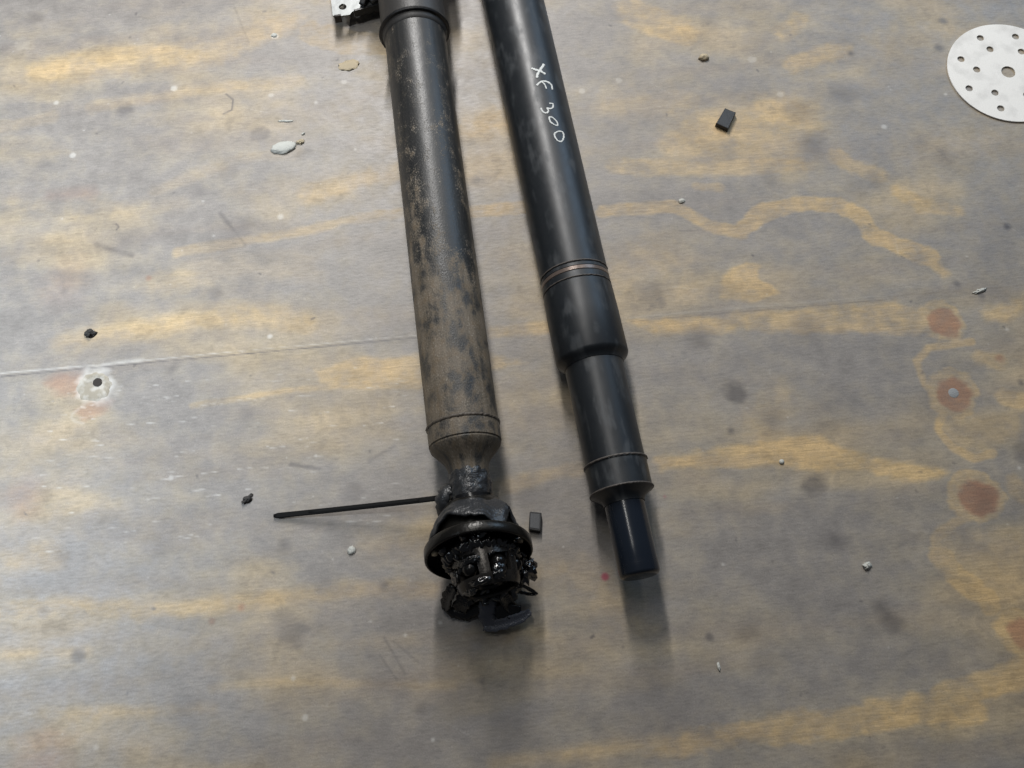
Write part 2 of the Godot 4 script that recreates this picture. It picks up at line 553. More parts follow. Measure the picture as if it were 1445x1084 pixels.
	mark(m_white, [-208, 82], 1.7, 1.6, 0.61, 0.70)
	mark(m_white, [-213, 308], 2.5, 1.6, 0.41, 0.70)
	mark(m_white, [-199, 344], 2.4, 1.6, 0.41, 0.70)
	mark(m_white, [80, -179], 1.5, 1.6, 0.48, 0.70)
	mark(m_white, [444, -473], 2.0, 1.6, 0.41, 0.70)
	mark(m_white, [536, -387], 2.0, 1.6, 0.48, 0.70)
	mark(m_white, [453, -339], 2.7, 1.6, 0.48, 0.70)
	mark(m_white, [301, -440], 5.6, 1.6, 0.24, 0.70)
	mark(m_white, [331, -387], 3.9, 1.6, 0.27, 0.70)
	mark(m_white, [551, -66], 2.8, 1.6, 0.34, 0.70)
	mark(m_white, [533, 95], 1.7, 1.6, 0.54, 0.70)
	mark(m_white, [-141, 254], 1.6, 1.6, 0.54, 0.70)
	mark(m_white, [-106, 267], 1.6, 1.6, 0.54, 0.70)
	mark(m_white, [-133, 259], 0.9, 1.6, 0.48, 0.70)
	mark(m_white, [-72, 255], 1.3, 1.6, 0.54, 0.70)
	mark(m_white, [-47, 254], 0.9, 1.6, 0.54, 0.70)
	mark(m_white, [-76, 364], 1.5, 1.6, 0.54, 0.70)
	mark(m_white, [213, 197], 1.6, 1.6, 0.48, 0.70)
	mark(m_white, [-394, 371], 3.6, 1.6, 0.27, 0.70)
	mark(m_white, [-190, -306], 1.5, 1.6, 0.54, 0.70)
	mark(m_white, [-527, -209], 1.5, 1.6, 0.61, 0.70)
	mark(m_white, [-347, -186], 1.5, 1.6, 0.54, 0.70)
	mark(m_white, [-365, -233], 1.1, 1.6, 0.54, 0.70)
	mark(m_white, [-623, -468], 10.5, 1.6, 0.10, 0.70)
	mark(m_white, [-62, 55], 2.4, 1.6, 0.17, 0.70)
	mark(m_white, [-468, 29, -474, 35, -474, 39, -470, 43, -460, 45], 0.8, 3.0, 0.40, 0.90)
	area(m_white, [-482, -10, -469, -23, -443, -18, -434, 2, -439, 17, -468, 17], 10.0, 0.60, 11.0)
	mark(m_red, [483, -74], 17.4, 4.0, 0.62, 0.30)
	mark(m_red, [478, 12], 19.2, 4.0, 0.62, 0.25)
	mark(m_red, [484, 129], 19.1, 6.0, 0.72, 0.30)
	mark(m_red, [503, 265], 14.7, 5.0, 0.65, 0.30)
	mark(m_dark, [489, 135], 11.0, 14.0, 0.25, 0.60)
	area(m_red, [-515, -2, -498, -14, -468, -18, -463, 13, -493, 15], 9.0, 0.42, 5.0)
	area(m_red, [-469, 31, -457, 21, -435, 19, -444, 35, -462, 41], 8.0, 0.42, 5.0)
	mark(m_red, [-415, -131], 3.2, 3.0, 0.50, 0.50)
	mark(m_red, [-270, 240], 3.2, 4.0, 0.50, 0.60)
	mark(m_red, [-298, 254], 3.2, 4.0, 0.40, 0.60)
	mark(m_red, [536, -31], 3.9, 5.0, 0.50, 0.50)
	mark(m_red, [-442, 383], 20.0, 40.0, 0.35, 0.60)
	mark(m_red, [-510, 129], 14.7, 30.0, 0.30, 0.50)
	mark(m_red, [-509, -123], 20.1, 40.0, 0.20, 0.50)
	mark(m_red, [-546, -241, -497, -246], 6.7, 12.0, 0.20, 0.50)
	mark(m_mag, [93, 209], 3.9, 2.5, 0.85, 0.30)
	mark(m_mag, [158, 126], 1.5, 1.5, 0.35, 0.30)
	var rng := RandomNumberGenerator.new()
	rng.seed = 77
	# scratches and chips of white in the raised grain, left of the left shaft
	for i in 120:
		var x := rng.randf_range(-500, -120)
		var z := rng.randf_range(-10, 170) - 0.094 * (x + 300)
		var l := rng.randf_range(3, 22) * rng.randf_range(0.4, 1.0)
		mark(m_white, [x, z, x + l, z - l * rng.randf_range(0.08, 0.15)], 0.35, 0.9, rng.randf_range(0.25, 0.75), 0.1)
	for i in 240:
		var x := rng.randf_range(-760, 760)
		var z := rng.randf_range(-620, 480)
		mark(m_white, [x, z], rng.randf_range(0.2, 0.8), 0.9, rng.randf_range(0.25, 0.8), 0.5)
	for i in 150:
		var x := rng.randf_range(-760, 760)
		var z := rng.randf_range(-620, 480)
		mark(m_dark, [x, z, x + rng.randf_range(-3, 3), z + rng.randf_range(-3, 3)], rng.randf_range(0.3, 1.1), 1.2, rng.randf_range(0.2, 0.65), 0.6)
	# fine scratches every way, dark and pale
	for i in 220:
		var x := rng.randf_range(-720, 720)
		var z := rng.randf_range(-600, 430)
		var q := rng.randf_range(-0.5, 0.5) if i % 3 else rng.randf_range(-1.6, 1.6)
		var l := rng.randf_range(6, 34)
		mark(m_white if i % 2 else m_dark, [x, z, x + l * 0.5 * cos(q), z + l * 0.55 * sin(q), x + l * cos(q), z + l * sin(q)], 0.25, 0.9, rng.randf_range(0.10, 0.30), 0.3)
	for i in 30:
		var x := rng.randf_range(-760, 760)
		var z := rng.randf_range(-620, 480)
		mark(m_dark, [x, z, x + rng.randf_range(-8, 8), z + rng.randf_range(-6, 6)], rng.randf_range(4, 11), 9.0, rng.randf_range(0.08, 0.32), 0.7)
	b_tan = mask_bytes(m_tan)
	b_dark = mask_bytes(m_dark)
	b_white = mask_bytes(m_white)
	b_red = mask_bytes(m_red)
	b_mag = mask_bytes(m_mag)
	g_broad = grain_bytes(21, 0.011, 3, TW, TH, 4, 2)
	g_streak = grain_bytes(22, 0.016, 4, TW, TH, 8)
	g_fine = grain_bytes(23, 0.22, 3, TW, TH, 4)
	g_mid = grain_bytes(24, 0.028, 5, TW, TH, 1)
	g_line = grain_bytes(27, 0.42, 2, TW, TH, 20)
	g_grime = grain_bytes(26, 0.02, 6, TW, TH, 2)
	g_speck = grain_bytes(25, 0.42, 2, TW, TH, 1)
	fill_board()
	var m := mat(Color.WHITE, 1.0)
	m.albedo_texture = ImageTexture.create_from_image(Image.create_from_data(TW, TH, false, Image.FORMAT_RGB8, o_col))
	m.roughness_texture = ImageTexture.create_from_image(Image.create_from_data(TW, TH, false, Image.FORMAT_L8, o_rough))
	m.roughness_texture_channel = BaseMaterial3D.TEXTURE_CHANNEL_GRAYSCALE
	m.heightmap_enabled = true
	m.heightmap_texture = ImageTexture.create_from_image(Image.create_from_data(TW, TH, false, Image.FORMAT_L8, o_bump))
	m.heightmap_scale = 0.11
	return m

func board_mesh() -> ArrayMesh:
	# a sheet of 18 mm ply; its grain runs on past the middle part, mirrored
	var xs := [-1.12, X0, X0 + TW / PPM, 1.30]
	var zs := [-0.74, Z0, Z0 + TH / PPM, 0.48 + 0.03]
	var st := SurfaceTool.new()
	st.begin(Mesh.PRIMITIVE_TRIANGLES)
	var uv := func(x: float, z: float) -> Vector2:
		var u: float = (x - X0) * PPM / TW
		var v: float = (z - Z0) * PPM / TH
		u = -u if u < 0 else (2.0 - u if u > 1 else u)
		v = -v if v < 0 else (2.0 - v if v > 1 else v)
		return Vector2(u, v)
	var quad := func(a: Vector3, b: Vector3, c: Vector3, d: Vector3, n: Vector3) -> void:
		for p in [a, b, c, a, c, d]:
			st.set_normal(n)
			st.set_uv(uv.call(p.x, p.z))
			st.add_vertex(p)
	for i in 3:
		for j in 3:
			quad.call(Vector3(xs[i], 0, zs[j]), Vector3(xs[i + 1], 0, zs[j]), Vector3(xs[i + 1], 0, zs[j + 1]), Vector3(xs[i], 0, zs[j + 1]), Vector3.UP)
	var a := Vector3(xs[0], 0, zs[0])
	var b := Vector3(xs[3], 0, zs[0])
	var c := Vector3(xs[3], 0, zs[3])
	var d := Vector3(xs[0], 0, zs[3])
	var dn := Vector3(0, -0.018, 0)
	quad.call(a + dn, b + dn, b, a, Vector3.FORWARD)
	quad.call(b + dn, c + dn, c, b, Vector3.RIGHT)
	quad.call(c + dn, d + dn, d, c, Vector3.BACK)
	quad.call(d + dn, a + dn, a, d, Vector3.LEFT)
	quad.call(d + dn, c + dn, b + dn, a + dn, Vector3.DOWN)
	st.generate_tangents()
	return st.commit()

# ------------------------------------------------------------------ painted tubes
func tube_material(w: int, h: int, sd: int, dirty: bool) -> StandardMaterial3D:
	var big := grain_bytes(sd, 0.016, 4, w, h, 1)
	var mid := grain_bytes(sd + 1, 0.035, 4, w, h, 1)
	var fine := grain_bytes(sd + 2, 0.22, 3, w, h, 1)
	var run := grain_bytes(sd + 3, 0.05, 3, w, h, 1, 8)
	var col := PackedByteArray()
	col.resize(w * h * 3)
	var rg := PackedByteArray()
	rg.resize(w * h)
	var bp := PackedByteArray()
	bp.resize(w * h)
	for y in h:
		var t := -0.70 + 0.95 * float(y) / h      # metres along the shaft
		for x in w:
			var at := y * w + x
			var u := float(x) / w - 0.5             # 0 on top
			var bg := big[at] / 255.0
			var md := mid[at] / 255.0
			var fn := fine[at] / 255.0
			var rn := run[at] / 255.0
			var r := 24.0
			var g := 27.0
			var b := 30.0
			var k := 0.0
			var ro := 0.40
			if dirty:
				var lvl := smoothstep(-0.33, -0.05, t) * 0.85 + smoothstep(-0.2, -0.08, t) * 0.25
				lvl += 0.20 * smoothstep(0.04, 0.16, absf(u)) * smoothstep(-0.5, -0.2, t)
				# two places where the paint stays clean
				var e1 := Vector2((u - 0.085) / 0.05, (t + 0.165) / 0.055).length()
				var e2 := Vector2((u - 0.15) / 0.045, (t + 0.125) / 0.05).length()
				var e3 := Vector2((u + 0.13) / 0.03, (t + 0.125) / 0.014).length()
				var e4 := Vector2(u / 0.07, (t + 0.17) / 0.07).length()
				lvl -= 0.95 * clampf(2.4 - 2.0 * e1, 0.0, 1.0) + 0.9 * clampf(2.4 - 2.0 * e2, 0.0, 1.0) + 0.8 * clampf(2.4 - 2.0 * e3, 0.0, 1.0) + 0.4 * clampf(1.6 - e4, 0.0, 1.0)
				k = clampf((lvl + (bg - 0.5) * 1.3 + (md - 0.5) * 0.9 + (rn - 0.5) * 0.5 + (fn - 0.5) * 0.7 - 0.06) * 0.95, 0.0, 1.0)
				k = clampf(k + clampf((fn - 0.56) * 2.4, 0.0, 0.45) * smoothstep(-0.55, -0.1, t), 0.0, 1.0)
				k = maxf(k, 0.13 + 0.16 * rn)
				var tone := 0.55 * bg + 0.45 * rn
				var dr := lerpf(74.0, 132.0, tone) + 34.0 * (fn - 0.5)
				var dg := lerpf(67.0, 119.0, tone) + 34.0 * (fn - 0.5)
				var db := lerpf(56.0, 102.0, tone) + 34.0 * (fn - 0.5)
				var rust := clampf((md - 0.55) * 2.0, 0.0, 0.5)
				dr += 6.0 * rust
				db -= 7.0 * rust
				r = lerpf(r, dr, k * 0.9)
				g = lerpf(g, dg, k * 0.9)
				b = lerpf(b, db, k * 0.9)
				# dark oil blots and pale chips on the dirt
				var oil := clampf((0.45 - 0.35 * md - 0.65 * bg) * 3.2 + (fn - 0.5) * 0.5, 0.0, 0.65) * k
				r = lerpf(r, 46.0, oil)
				g = lerpf(g, 46.0, oil)
				b = lerpf(b, 47.0, oil)
				var chip := clampf((fn - 0.74) * 6.0, 0.0, 0.6) * clampf(k * 1.4 - 0.2, 0.0, 1.0) * clampf((bg - 0.45) * 5.0, 0.0, 1.0)
				r = lerpf(r, 178.0, chip)
				g = lerpf(g, 176.0, chip)
				b = lerpf(b, 170.0, chip)
				ro = lerpf(0.37, 0.66, k) + 0.12 * (fn - 0.5)
			else:
				k = clampf((bg - 0.52) * 1.3 + (rn - 0.55) * 0.5, 0.0, 0.4)
				k += 0.55 * smoothstep(0.10, 0.2, u) * smoothstep(-0.36, -0.44, t) * clampf(rn * 2.0, 0.0, 1.0)
				k += 0.03 + 0.12 * clampf((fn - 0.62) * 2.0, 0.0, 0.4)
				r = lerpf(27.0, 90.0, k)
				g = lerpf(31.0, 93.0, k)
				b = lerpf(35.0, 95.0, k)
				ro = 0.41 + 0.26 * k + 0.08 * (md - 0.5)
			col[at * 3] = clampi(int(r), 0, 255)
			col[at * 3 + 1] = clampi(int(g), 0, 255)
			col[at * 3 + 2] = clampi(int(b), 0, 255)
			rg[at] = clampi(int(ro * 255.0), 40, 250)
			bp[at] = clampi(int(90.0 + 90.0 * k * fn + 40.0 * (md - 0.5)), 0, 255)
	var m := mat(Color.WHITE, 1.0)
	m.albedo_texture = ImageTexture.create_from_image(Image.create_from_data(w, h, false, Image.FORMAT_RGB8, col))
	m.roughness_texture = ImageTexture.create_from_image(Image.create_from_data(w, h, false, Image.FORMAT_L8, rg))
	m.roughness_texture_channel = BaseMaterial3D.TEXTURE_CHANNEL_GRAYSCALE
	m.heightmap_enabled = true
	m.heightmap_texture = ImageTexture.create_from_image(Image.create_from_data(w, h, false, Image.FORMAT_L8, bp))
	m.heightmap_scale = 0.07 if dirty else 0.015
	return m

func V(z: float, r: float) -> Vector2:
	return Vector2(z, r)

# ------------------------------------------------------------------ the scene
func _ready() -> void:
	var cam := Camera3D.new()
	cam.name = "camera"
	add_child(cam)
	cam.position = Vector3(0, 0.98, 0.39595)
	cam.rotation_degrees = Vector3(-68.0, 0, 0)
	cam.fov = 43.17
	cam.near = 0.02
	cam.far = 60.0
	cam.current = true

	var we := WorldEnvironment.new()
	we.name = "world"
	var env := Environment.new()
	env.background_mode = Environment.BG_COLOR
	env.background_color = Color(0.60, 0.62, 0.66)
	env.background_energy_multiplier = 0.14
	env.tonemap_mode = Environment.TONE_MAPPER_LINEAR
	env.tonemap_exposure = 1.0
	env.sdfgi_enabled = true
	env.ssao_enabled = true
	env.ssil_enabled = true
	we.environment = env
	add_child(we)

	# workshop light: two rows of fluorescent tubes running away from the bench, and the open door behind on the right
	lamp("back_lamp", Vector3(-0.28, 1.38, -1.55), Vector3(0.0, 0, -0.2), Vector2(0.10, 0.9), Color(1.0, 0.99, 0.98), LAMP_A)
	lamp("bench_lamp", Vector3(-0.27, 1.5, -0.45), Vector3(-0.05, 0, -0.3), Vector2(0.045, 0.8), Color(1.0, 0.99, 0.97), LAMP_D)
	var spot := SpotLight3D.new()
	spot.name = "left_lamp"
	add_child(spot)
	spot.look_at_from_position(Vector3(-1.3, 1.7, 0.15), Vector3(-0.78, 0, -0.05), Vector3.FORWARD)
	spot.spot_angle = 23.0
	spot.spot_angle_attenuation = 1.0
	spot.spot_range = 8.0
	spot.light_size = 0.08
	spot.light_color = Color(0.90, 0.95, 1.0)
	spot.light_energy = LAMP_E
	spot.shadow_enabled = true
	lamp("side_lamp", Vector3(0.55, 1.55, -1.3), Vector3(0.1, 0, -0.6), Vector2(0.10, 1.1), Color(1.0, 0.99, 0.97), LAMP_B)
	lamp("doorway_light", Vector3(1.55, 1.5, -1.95), Vector3(0.5, 0, -0.4), Vector2(1.0, 1.1), Color(0.76, 0.88, 1.0), LAMP_C)

	build_board()
	build_left_shaft()
	build_right_shaft()
	build_tie()
	build_disc()
	build_bits()

const LAMP_A := 3.8
const LAMP_B := 0.3
const LAMP_C := 1.75
const LAMP_D := 0.45
const LAMP_E := 4.3

func lamp(called: String, at: Vector3, towards: Vector3, size: Vector2, c: Color, e: float) -> void:
	var l := AreaLight3D.new()
	l.name = called
	add_child(l)
	l.position = at
	# the long side lies along the bench's depth
	var f := (towards - at).normalized()
	var s := f.cross(Vector3(0, 0, 1)).normalized() if size.x < size.y * 0.5 else f.cross(Vector3.UP).normalized()
	var u := s.cross(f).normalized()
	l.basis = Basis(s, u, -f)
	l.area_size = size
	l.light_color = c
	l.light_energy = e
	l.shadow_enabled = true

func build_board() -> void:
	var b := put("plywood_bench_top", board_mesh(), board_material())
	b.set_meta("kind", "structure")
	b.set_meta("label", "worn grey brown plywood bench top with knots and paint spots")
	# what is let into the sheet
	var nail := put("nail_head", lathe([V(0.0011, 0.0), V(0.0011, 0.0046), V(0.0007, 0.0056), V(-0.002, 0.0056)], 24), bumpy(mat(Color(0.55, 0.56, 0.56), 0.7), 68, 0.06, 0.1, 30.0), b)
	nail.transform = Transform3D(Basis(Vector3.RIGHT, -PI / 2), Vector3(0.4790, -0.0006, 0.0105))
	# filler round an old screw hole
	var n := noise(5, 0.9, 3)
	var rows := []
	for i in 9:
		var q := float(i) / 8
		var row := []
		for k in 40:
			var a := TAU * k / 40
			var w := 1.0 + 0.18 * n.get_noise_2d(cos(a) * 2.0, sin(a) * 2.0)
			var r := lerpf(0.0185, 0.0050, q) * w
			var h: float = 0.0011 * sin(PI * pow(q, 0.7)) * (1.0 + 0.6 * n.get_noise_2d(cos(a) * 1.5 + q * 2, sin(a) * 1.5)) - 0.0004
			if i == 8:
				h = -0.0005
			row.append(Vector3(cos(a) * r + 0.003 * q, h, sin(a) * r * 0.92 - 0.006 * q))
		rows.append(row)
	var fl := put("hole_filler", skin(rows), filler_material(), b)
	fl.position = Vector3(-0.4545, 0.0004, 0.0035)
	var hole := put("screw_hole", lathe([V(0.0006, 0.0), V(0.0006, 0.0050)], 20), mat(Color(0.20, 0.18, 0.16), 0.9), b)
	hole.transform = Transform3D(Basis(Vector3.RIGHT, -PI / 2), Vector3(-0.4515, 0.0002, -0.0018))

# ---------------------------------------------------------------- left shaft with the torn joint
func build_left_shaft() -> void:
	var s := base("drive_shaft", Vector3(-0.0587, 0, 0), atan2(0.135, 1.0))
	tag(s, "rusty black drive shaft with torn rubber boot and greasy open joint flange", "drive shaft")
	var paint := tube_material(512, 1536, 31, true)
	var y := 0.05
	var R := 0.0365
	put("tube", lathe([V(-0.78, R), V(-0.40, R), V(-0.1, R), V(0.0655, R)], 96, -0.70, 0.25, y), paint, s)
	put("weld_seam", bead(0.0676, R + 0.0002, 0.0021, 0.7, 91, y), bumpy(mat(Color(0.30, 0.27, 0.235), 0.6), 67, 0.06, 0.05, 20.0), s)
	put("end_cone", lathe([V(0.0696, R + .0004), V(0.0866, R + .0004), V(0.0874, R - .0008), V(0.0884, R - .0008), V(0.0892, R - .0002), V(0.092, R - .0012), V(0.098, R - .0065), V(0.106, R - .0135), V(0.113, 0.0205), V(0.124, 0.0195)], 96, -0.70, 0.25, y), paint, s)
	build_bearing(s, y)
	# --- rubber boot: small ribbed end round the neck
	var rubber := bumpy(mat(Color(0.165, 0.17, 0.178), 0.5), 41, 0.06, 0.16, 26.0)
	rubber.roughness = 0.33
	var rn := noise(8, 1.0, 3)
	var rows := []
	for i in 26:
		var q := float(i) / 25
		var t := lerpf(0.1115, 0.152, q)
		var row := []
		for k in 56:
			var a := TAU * k / 56
			var r := 0.0176 + 0.0036 * pow(sin(PI * clampf(q * 1.05, 0.0, 1.0)), 0.45)
			r += 0.0018 * rn.get_noise_3d(cos(a) * 2.2, sin(a) * 2.2, q * 3.0) + 0.0010 * rn.get_noise_3d(cos(a) * 5.0 + q * 6.0, sin(a) * 5.0, q * 9.0 + a)
			if q > 0.80:
				r -= 0.0025 * (q - 0.80) / 0.2
			row.append(Vector3(sin(a) * r, cos(a) * r + y, t))
		rows.append(row)
	var neck := put("boot_neck", skin(rows), rubber, s)
	# clamp ring in the neck's groove
	put("clamp_ring", lathe([V(0.1425, 0.0190), V(0.1428, 0.0217), V(0.1480, 0.0217), V(0.1483, 0.0190)], 56, 0, 1, y), mat(Color(0.07, 0.07, 0.075), 0.22), neck)
	# torn skirt, split and draped over the housing
	rows = []
	var cols := 110
	for i in 19:
		var q := float(i) / 18
		var row := []
		for k in cols:
			var a := TAU * k / cols - PI
			# hem: long at the sides, short on the top, with notches
			var hem := 0.1685 + 0.013 * smoothstep(0.25, 1.25, absf(a + 0.12)) + 0.003 * sin(a * 4.0 + 1.0) + 0.0045 * rn.get_noise_2d(a * 2.4, 3.0)
			hem += 0.009 * exp(-pow((a - 0.55) / 0.24, 2.0)) - 0.008 * exp(-pow((a - 0.95) / 0.16, 2.0))
			var t := lerpf(0.1475, hem, q)
			var r := lerpf(0.0208, 0.0425, pow(clampf(q * 1.08, 0, 1), 0.75)) + 0.0030 * sin(PI * q) 
			r += 0.0035 * q * rn.get_noise_2d(a * 1.7, 20.0 + q * 1.4) + 0.0012 * sin(a * 3.0 - q * 5.0) * q
			# a ridge and a fold at each side, where the rubber has collapsed
			r += 0.005 * q * exp(-pow((a + 1.25) / 0.35, 2.0)) + 0.003 * q * exp(-pow((a - 0.7) / 0.3, 2.0))
			row.append(Vector3(sin(a) * r, cos(a) * r + y, t))
		rows.append(row)
	# turn the hem in to give the rubber its thickness
	for e in [[0.0006, -0.0012], [0.0, -0.0026], [-0.006, -0.003]]:
		var row := []
		for p in rows[18]:
			var d := Vector3(p.x, p.y - y, 0).normalized()
			row.append(p + d * e[1] + Vector3(0, 0, e[0]))
		rows.append(row)
	put("torn_boot", skin(rows), rubber, s)
	# folded scrap of rubber beside the neck
	put("boot_fold", sweep(smooth_path([Vector3(-0.020, 0.052, 0.128), Vector3(-0.026, 0.056, 0.136), Vector3(-0.030, 0.052, 0.146), Vector3(-0.027, 0.044, 0.157), Vector3(-0.022, 0.05, 0.166)], 5), 0.0075, 0.0018, Vector3(-0.5, 1, 0), -0.35, 0.5, 4), rubber, s)

	# --- the joint, bent up at the end of the shaft
	var j := Transform3D(Basis(Vector3.RIGHT, -deg_to_rad(14.8)), Vector3(0.0, 0.0535, 0.2025))
	var steel := bumpy(mat(Color(0.13, 0.125, 0.115), 0.36, 0.55), 43, 0.05, 0.05, 18.0)
	var oily := bumpy(mat(Color(0.035, 0.033, 0.032), 0.2), 44, 0.05, 0.14, 30.0)
	var bell := put("joint_housing", lathe([V(-0.058, 0.022), V(-0.054, 0.029), V(-0.046, 0.0345), V(-0.036, 0.0385), V(-0.024, 0.0405), V(-0.0105, 0.0415)], 80), steel, s)
	bell.transform = j
	# flange: a turned ring with six bolt holes
	var ring := CSGCombiner3D.new()
	ring.name = "flange"
	s.add_child(ring, true)
	ring.transform = j
	var body := CSGPolygon3D.new()
	body.name = "ring_body"
	body.polygon = PackedVector2Array([V(0.030, 0.0062), V(0.030, 0.0115), V(0.0505, 0.0115), V(0.0518, 0.0108), V(0.0525, 0.0098), V(0.0525, 0.0010), V(0.0520, 0.0003), V(0.0512, 0.0), V(0.0496, 0.0), V(0.0492, 0.0007), V(0.0484, 0.0062)])
	body.mode = CSGPolygon3D.MODE_SPIN
	body.spin_degrees = 360
	body.spin_sides = 96
	body.smooth_faces = true
	body.material = oily_steel()
	body.transform = Transform3D(Basis(Vector3.RIGHT, -PI / 2), Vector3(0, 0, 0))
	ring.add_child(body)
	for k in 5:
		var h := CSGCylinder3D.new()
		h.radius = 0.0043
		h.height = 0.05
		h.sides = 24
		h.operation = CSGShape3D.OPERATION_SUBTRACTION
		h.material = body.material
		var a := deg_to_rad(-74.0 + 72.0 * k)
		h.transform = Transform3D(Basis(Vector3.RIGHT, PI / 2), Vector3(sin(a) * 0.0425, cos(a) * 0.0425, -0.005))
		ring.add_child(h)
	# ends of the bolts in the two upper holes
	for q in [[-74.0, Color(0.72, 0.68, 0.58)], [70.0, Color(0.44, 0.41, 0.36)]]:
		var be := put("bolt_end", lump(Vector3(0.0034, 0.0046, 0.0016), int(q[0]) + 300, 0.3, 1.5), mat(q[1], 0.35, 0.3), s)
		var aa := deg_to_rad(q[0])
		be.transform = j * Transform3D(Basis.IDENTITY, Vector3(sin(aa) * 0.0432, cos(aa) * 0.0432, -0.0035))
	# dark cup inside
	var cup := put("joint_cup", lathe([V(-0.0115, 0.0335), V(0.0012, 0.0335), V(0.0014, 0.0305), V(-0.02, 0.0285), V(-0.034, 0.018), V(-0.036, 0.0)], 64), oily, s)
	cup.transform = j
	# ball cage standing out of the cup, a little crooked
	var jc := j * Transform3D(Basis.from_euler(Vector3(0.20, 0.10, 0.62)), Vector3(0.0045, 0.001, 0.004))
	var cage := put("ball_cage", cage_mesh(), bumpy(mat(Color(0.22, 0.21, 0.20), 0.24, 0.6), 45, 0.05, 0.05, 30.0), s)
	cage.transform = jc
	var race := put("inner_race", lathe([V(-0.008, 0.018), V(0.010, 0.0225), V(0.018, 0.0215), V(0.0245, 0.0185), V(0.0255, 0.0168), V(0.0255, 0.0130), V(0.0235, 0.0112), V(-0.008, 0.0108), V(-0.008, 0.0)], 56), bumpy(mat(Color(0.07, 0.066, 0.06), 0.22, 0.5), 46, 0.05, 0.06, 30.0), s)
	race.transform = jc
	var ball_mesh := SphereMesh.new()
	ball_mesh.radius = 0.0078
	ball_mesh.height = 0.0156
	ball_mesh.radial_segments = 28
	ball_mesh.rings = 14
	var ball_m := mat(Color(0.075, 0.072, 0.07), 0.2, 0.3)
	for k in 6:
		var a := TAU * k / 6
		var o := put("ball", ball_mesh, ball_m, s)
		o.transform = jc * Transform3D(Basis.IDENTITY, Vector3(sin(a) * 0.0268, cos(a) * 0.0268, 0.012))
	# clotted grease between flange and cage, over the cage and on the rim
	var wet := bumpy(mat(Color(0.035, 0.033, 0.033), 0.06, 0.0, 0.9), 47, 0.08, 0.12, 30.0)
	var gn := noise(14, 1.0, 4)
	rows = []
	for i in 19:
		var b := TAU * i / 18
		var row := []
		for k in 150:
			var a := TAU * k / 150
			var q := 0.0060 * (1.0 + 0.75 * gn.get_noise_3d(cos(a) * 9, sin(a) * 9, cos(b) * 2) + 0.35 * gn.get_noise_3d(cos(a) * 15, sin(a) * 15, sin(b) * 3 + 8))
			var cr := 0.0305 + cos(b) * q * 1.2
			row.append(Vector3(sin(a) * cr + 0.002, cos(a) * cr, 0.0005 + sin(b) * q * 1.25))
		rows.append(row)
	var gr := put("grease", skin(rows), wet, s)
	gr.transform = j
	var rng := RandomNumberGenerator.new()
	rng.seed = 9
	for k in 24:
		var a := rng.randf_range(-2.6, 2.6)
		var rr := rng.randf_range(0.006, 0.042)
		var z := -0.003 if rr > 0.034 else (rng.randf_range(0.004, 0.022) if rr > 0.027 else rng.randf_range(0.016, 0.024))
		var c := put("grease_clot", lump(Vector3(rng.randf_range(.003, .0075), rng.randf_range(.002, .005), rng.randf_range(.003, .006)), 100 + k, 0.22, 1.2), wet, s)
		c.transform = j * Transform3D(Basis.from_euler(Vector3(rng.randf() * 3, rng.randf() * 3, 0)), Vector3(sin(a) * rr + 0.003, cos(a) * rr, z))
	# smears across the cage windows and down its front
	for q in [[-0.62, 0.0310, 0.013, 0.0095, 0.004, 0.0075], [0.10, 0.0320, 0.005, 0.0120, 0.0032, 0.0050], [0.95, 0.0308, 0.020, 0.0070, 0.0035, 0.0085], [-1.25, 0.0300, 0.010, 0.0080, 0.0045, 0.0090], [0.30, 0.0290, 0.0265, 0.0100, 0.0030, 0.0035], [-0.30, 0.0240, 0.0300, 0.0085, 0.0040, 0.0045]]:
		var sm := put("grease_clot", lump(Vector3(q[3], q[4], q[5]), int(q[0] * 100) + 400, 0.3, 1.6, 14, 22), wet, s)
		sm.transform = jc * Transform3D(Basis(Vector3.FORWARD, q[0]), Vector3(sin(q[0]) * q[1], cos(q[0]) * q[1], q[2]))
	# the slumped mass that ties cage and rags together
	var mass_n := noise(23, 1.0, 5)
	var mrows := []
	for i in 37:
		var v := PI * (0.01 + 0.98 * i / 36.0)
		var row := []
		for k in 72:
			var a := TAU * k / 72
			var d := Vector3(sin(v) * cos(a), cos(v), -sin(v) * sin(a))
			var q := 1.0 + 0.32 * mass_n.get_noise_3d(d.x * 1.6, d.y * 1.6, d.z * 1.6) * 2.0 + 0.10 * mass_n.get_noise_3d(d.x * 9 + 4, d.y * 9, d.z * 9)
			row.append(Vector3(d.x * 0.029, d.y * 0.016, d.z * 0.017) * q)
		mrows.append(row)
	var gm := put("grease_mass", skin(mrows, true), wet, s)
	gm.position = Vector3(0.006, 0.0185, 0.2255)
	# wad of grease under the right of the flange
	var wad := put("grease_clot", lump(Vector3(0.011, 0.012, 0.012), 140, 0.5, 2.2, 16, 24), wet, s)
	wad.transform = j * Transform3D(Basis.IDENTITY, Vector3(0.041, -0.022, 0.008))
	# rags of torn rubber below and in front (bench coordinates)
	var inv := s.transform.affine_inverse()
	var rag := bumpy(mat(Color(0.33, 0.335, 0.36), 0.28), 48, 0.06, 0.16, 28.0)
	var rag_dark := bumpy(mat(Color(0.075, 0.073, 0.072), 0.18), 49, 0.06, 0.18, 28.0)
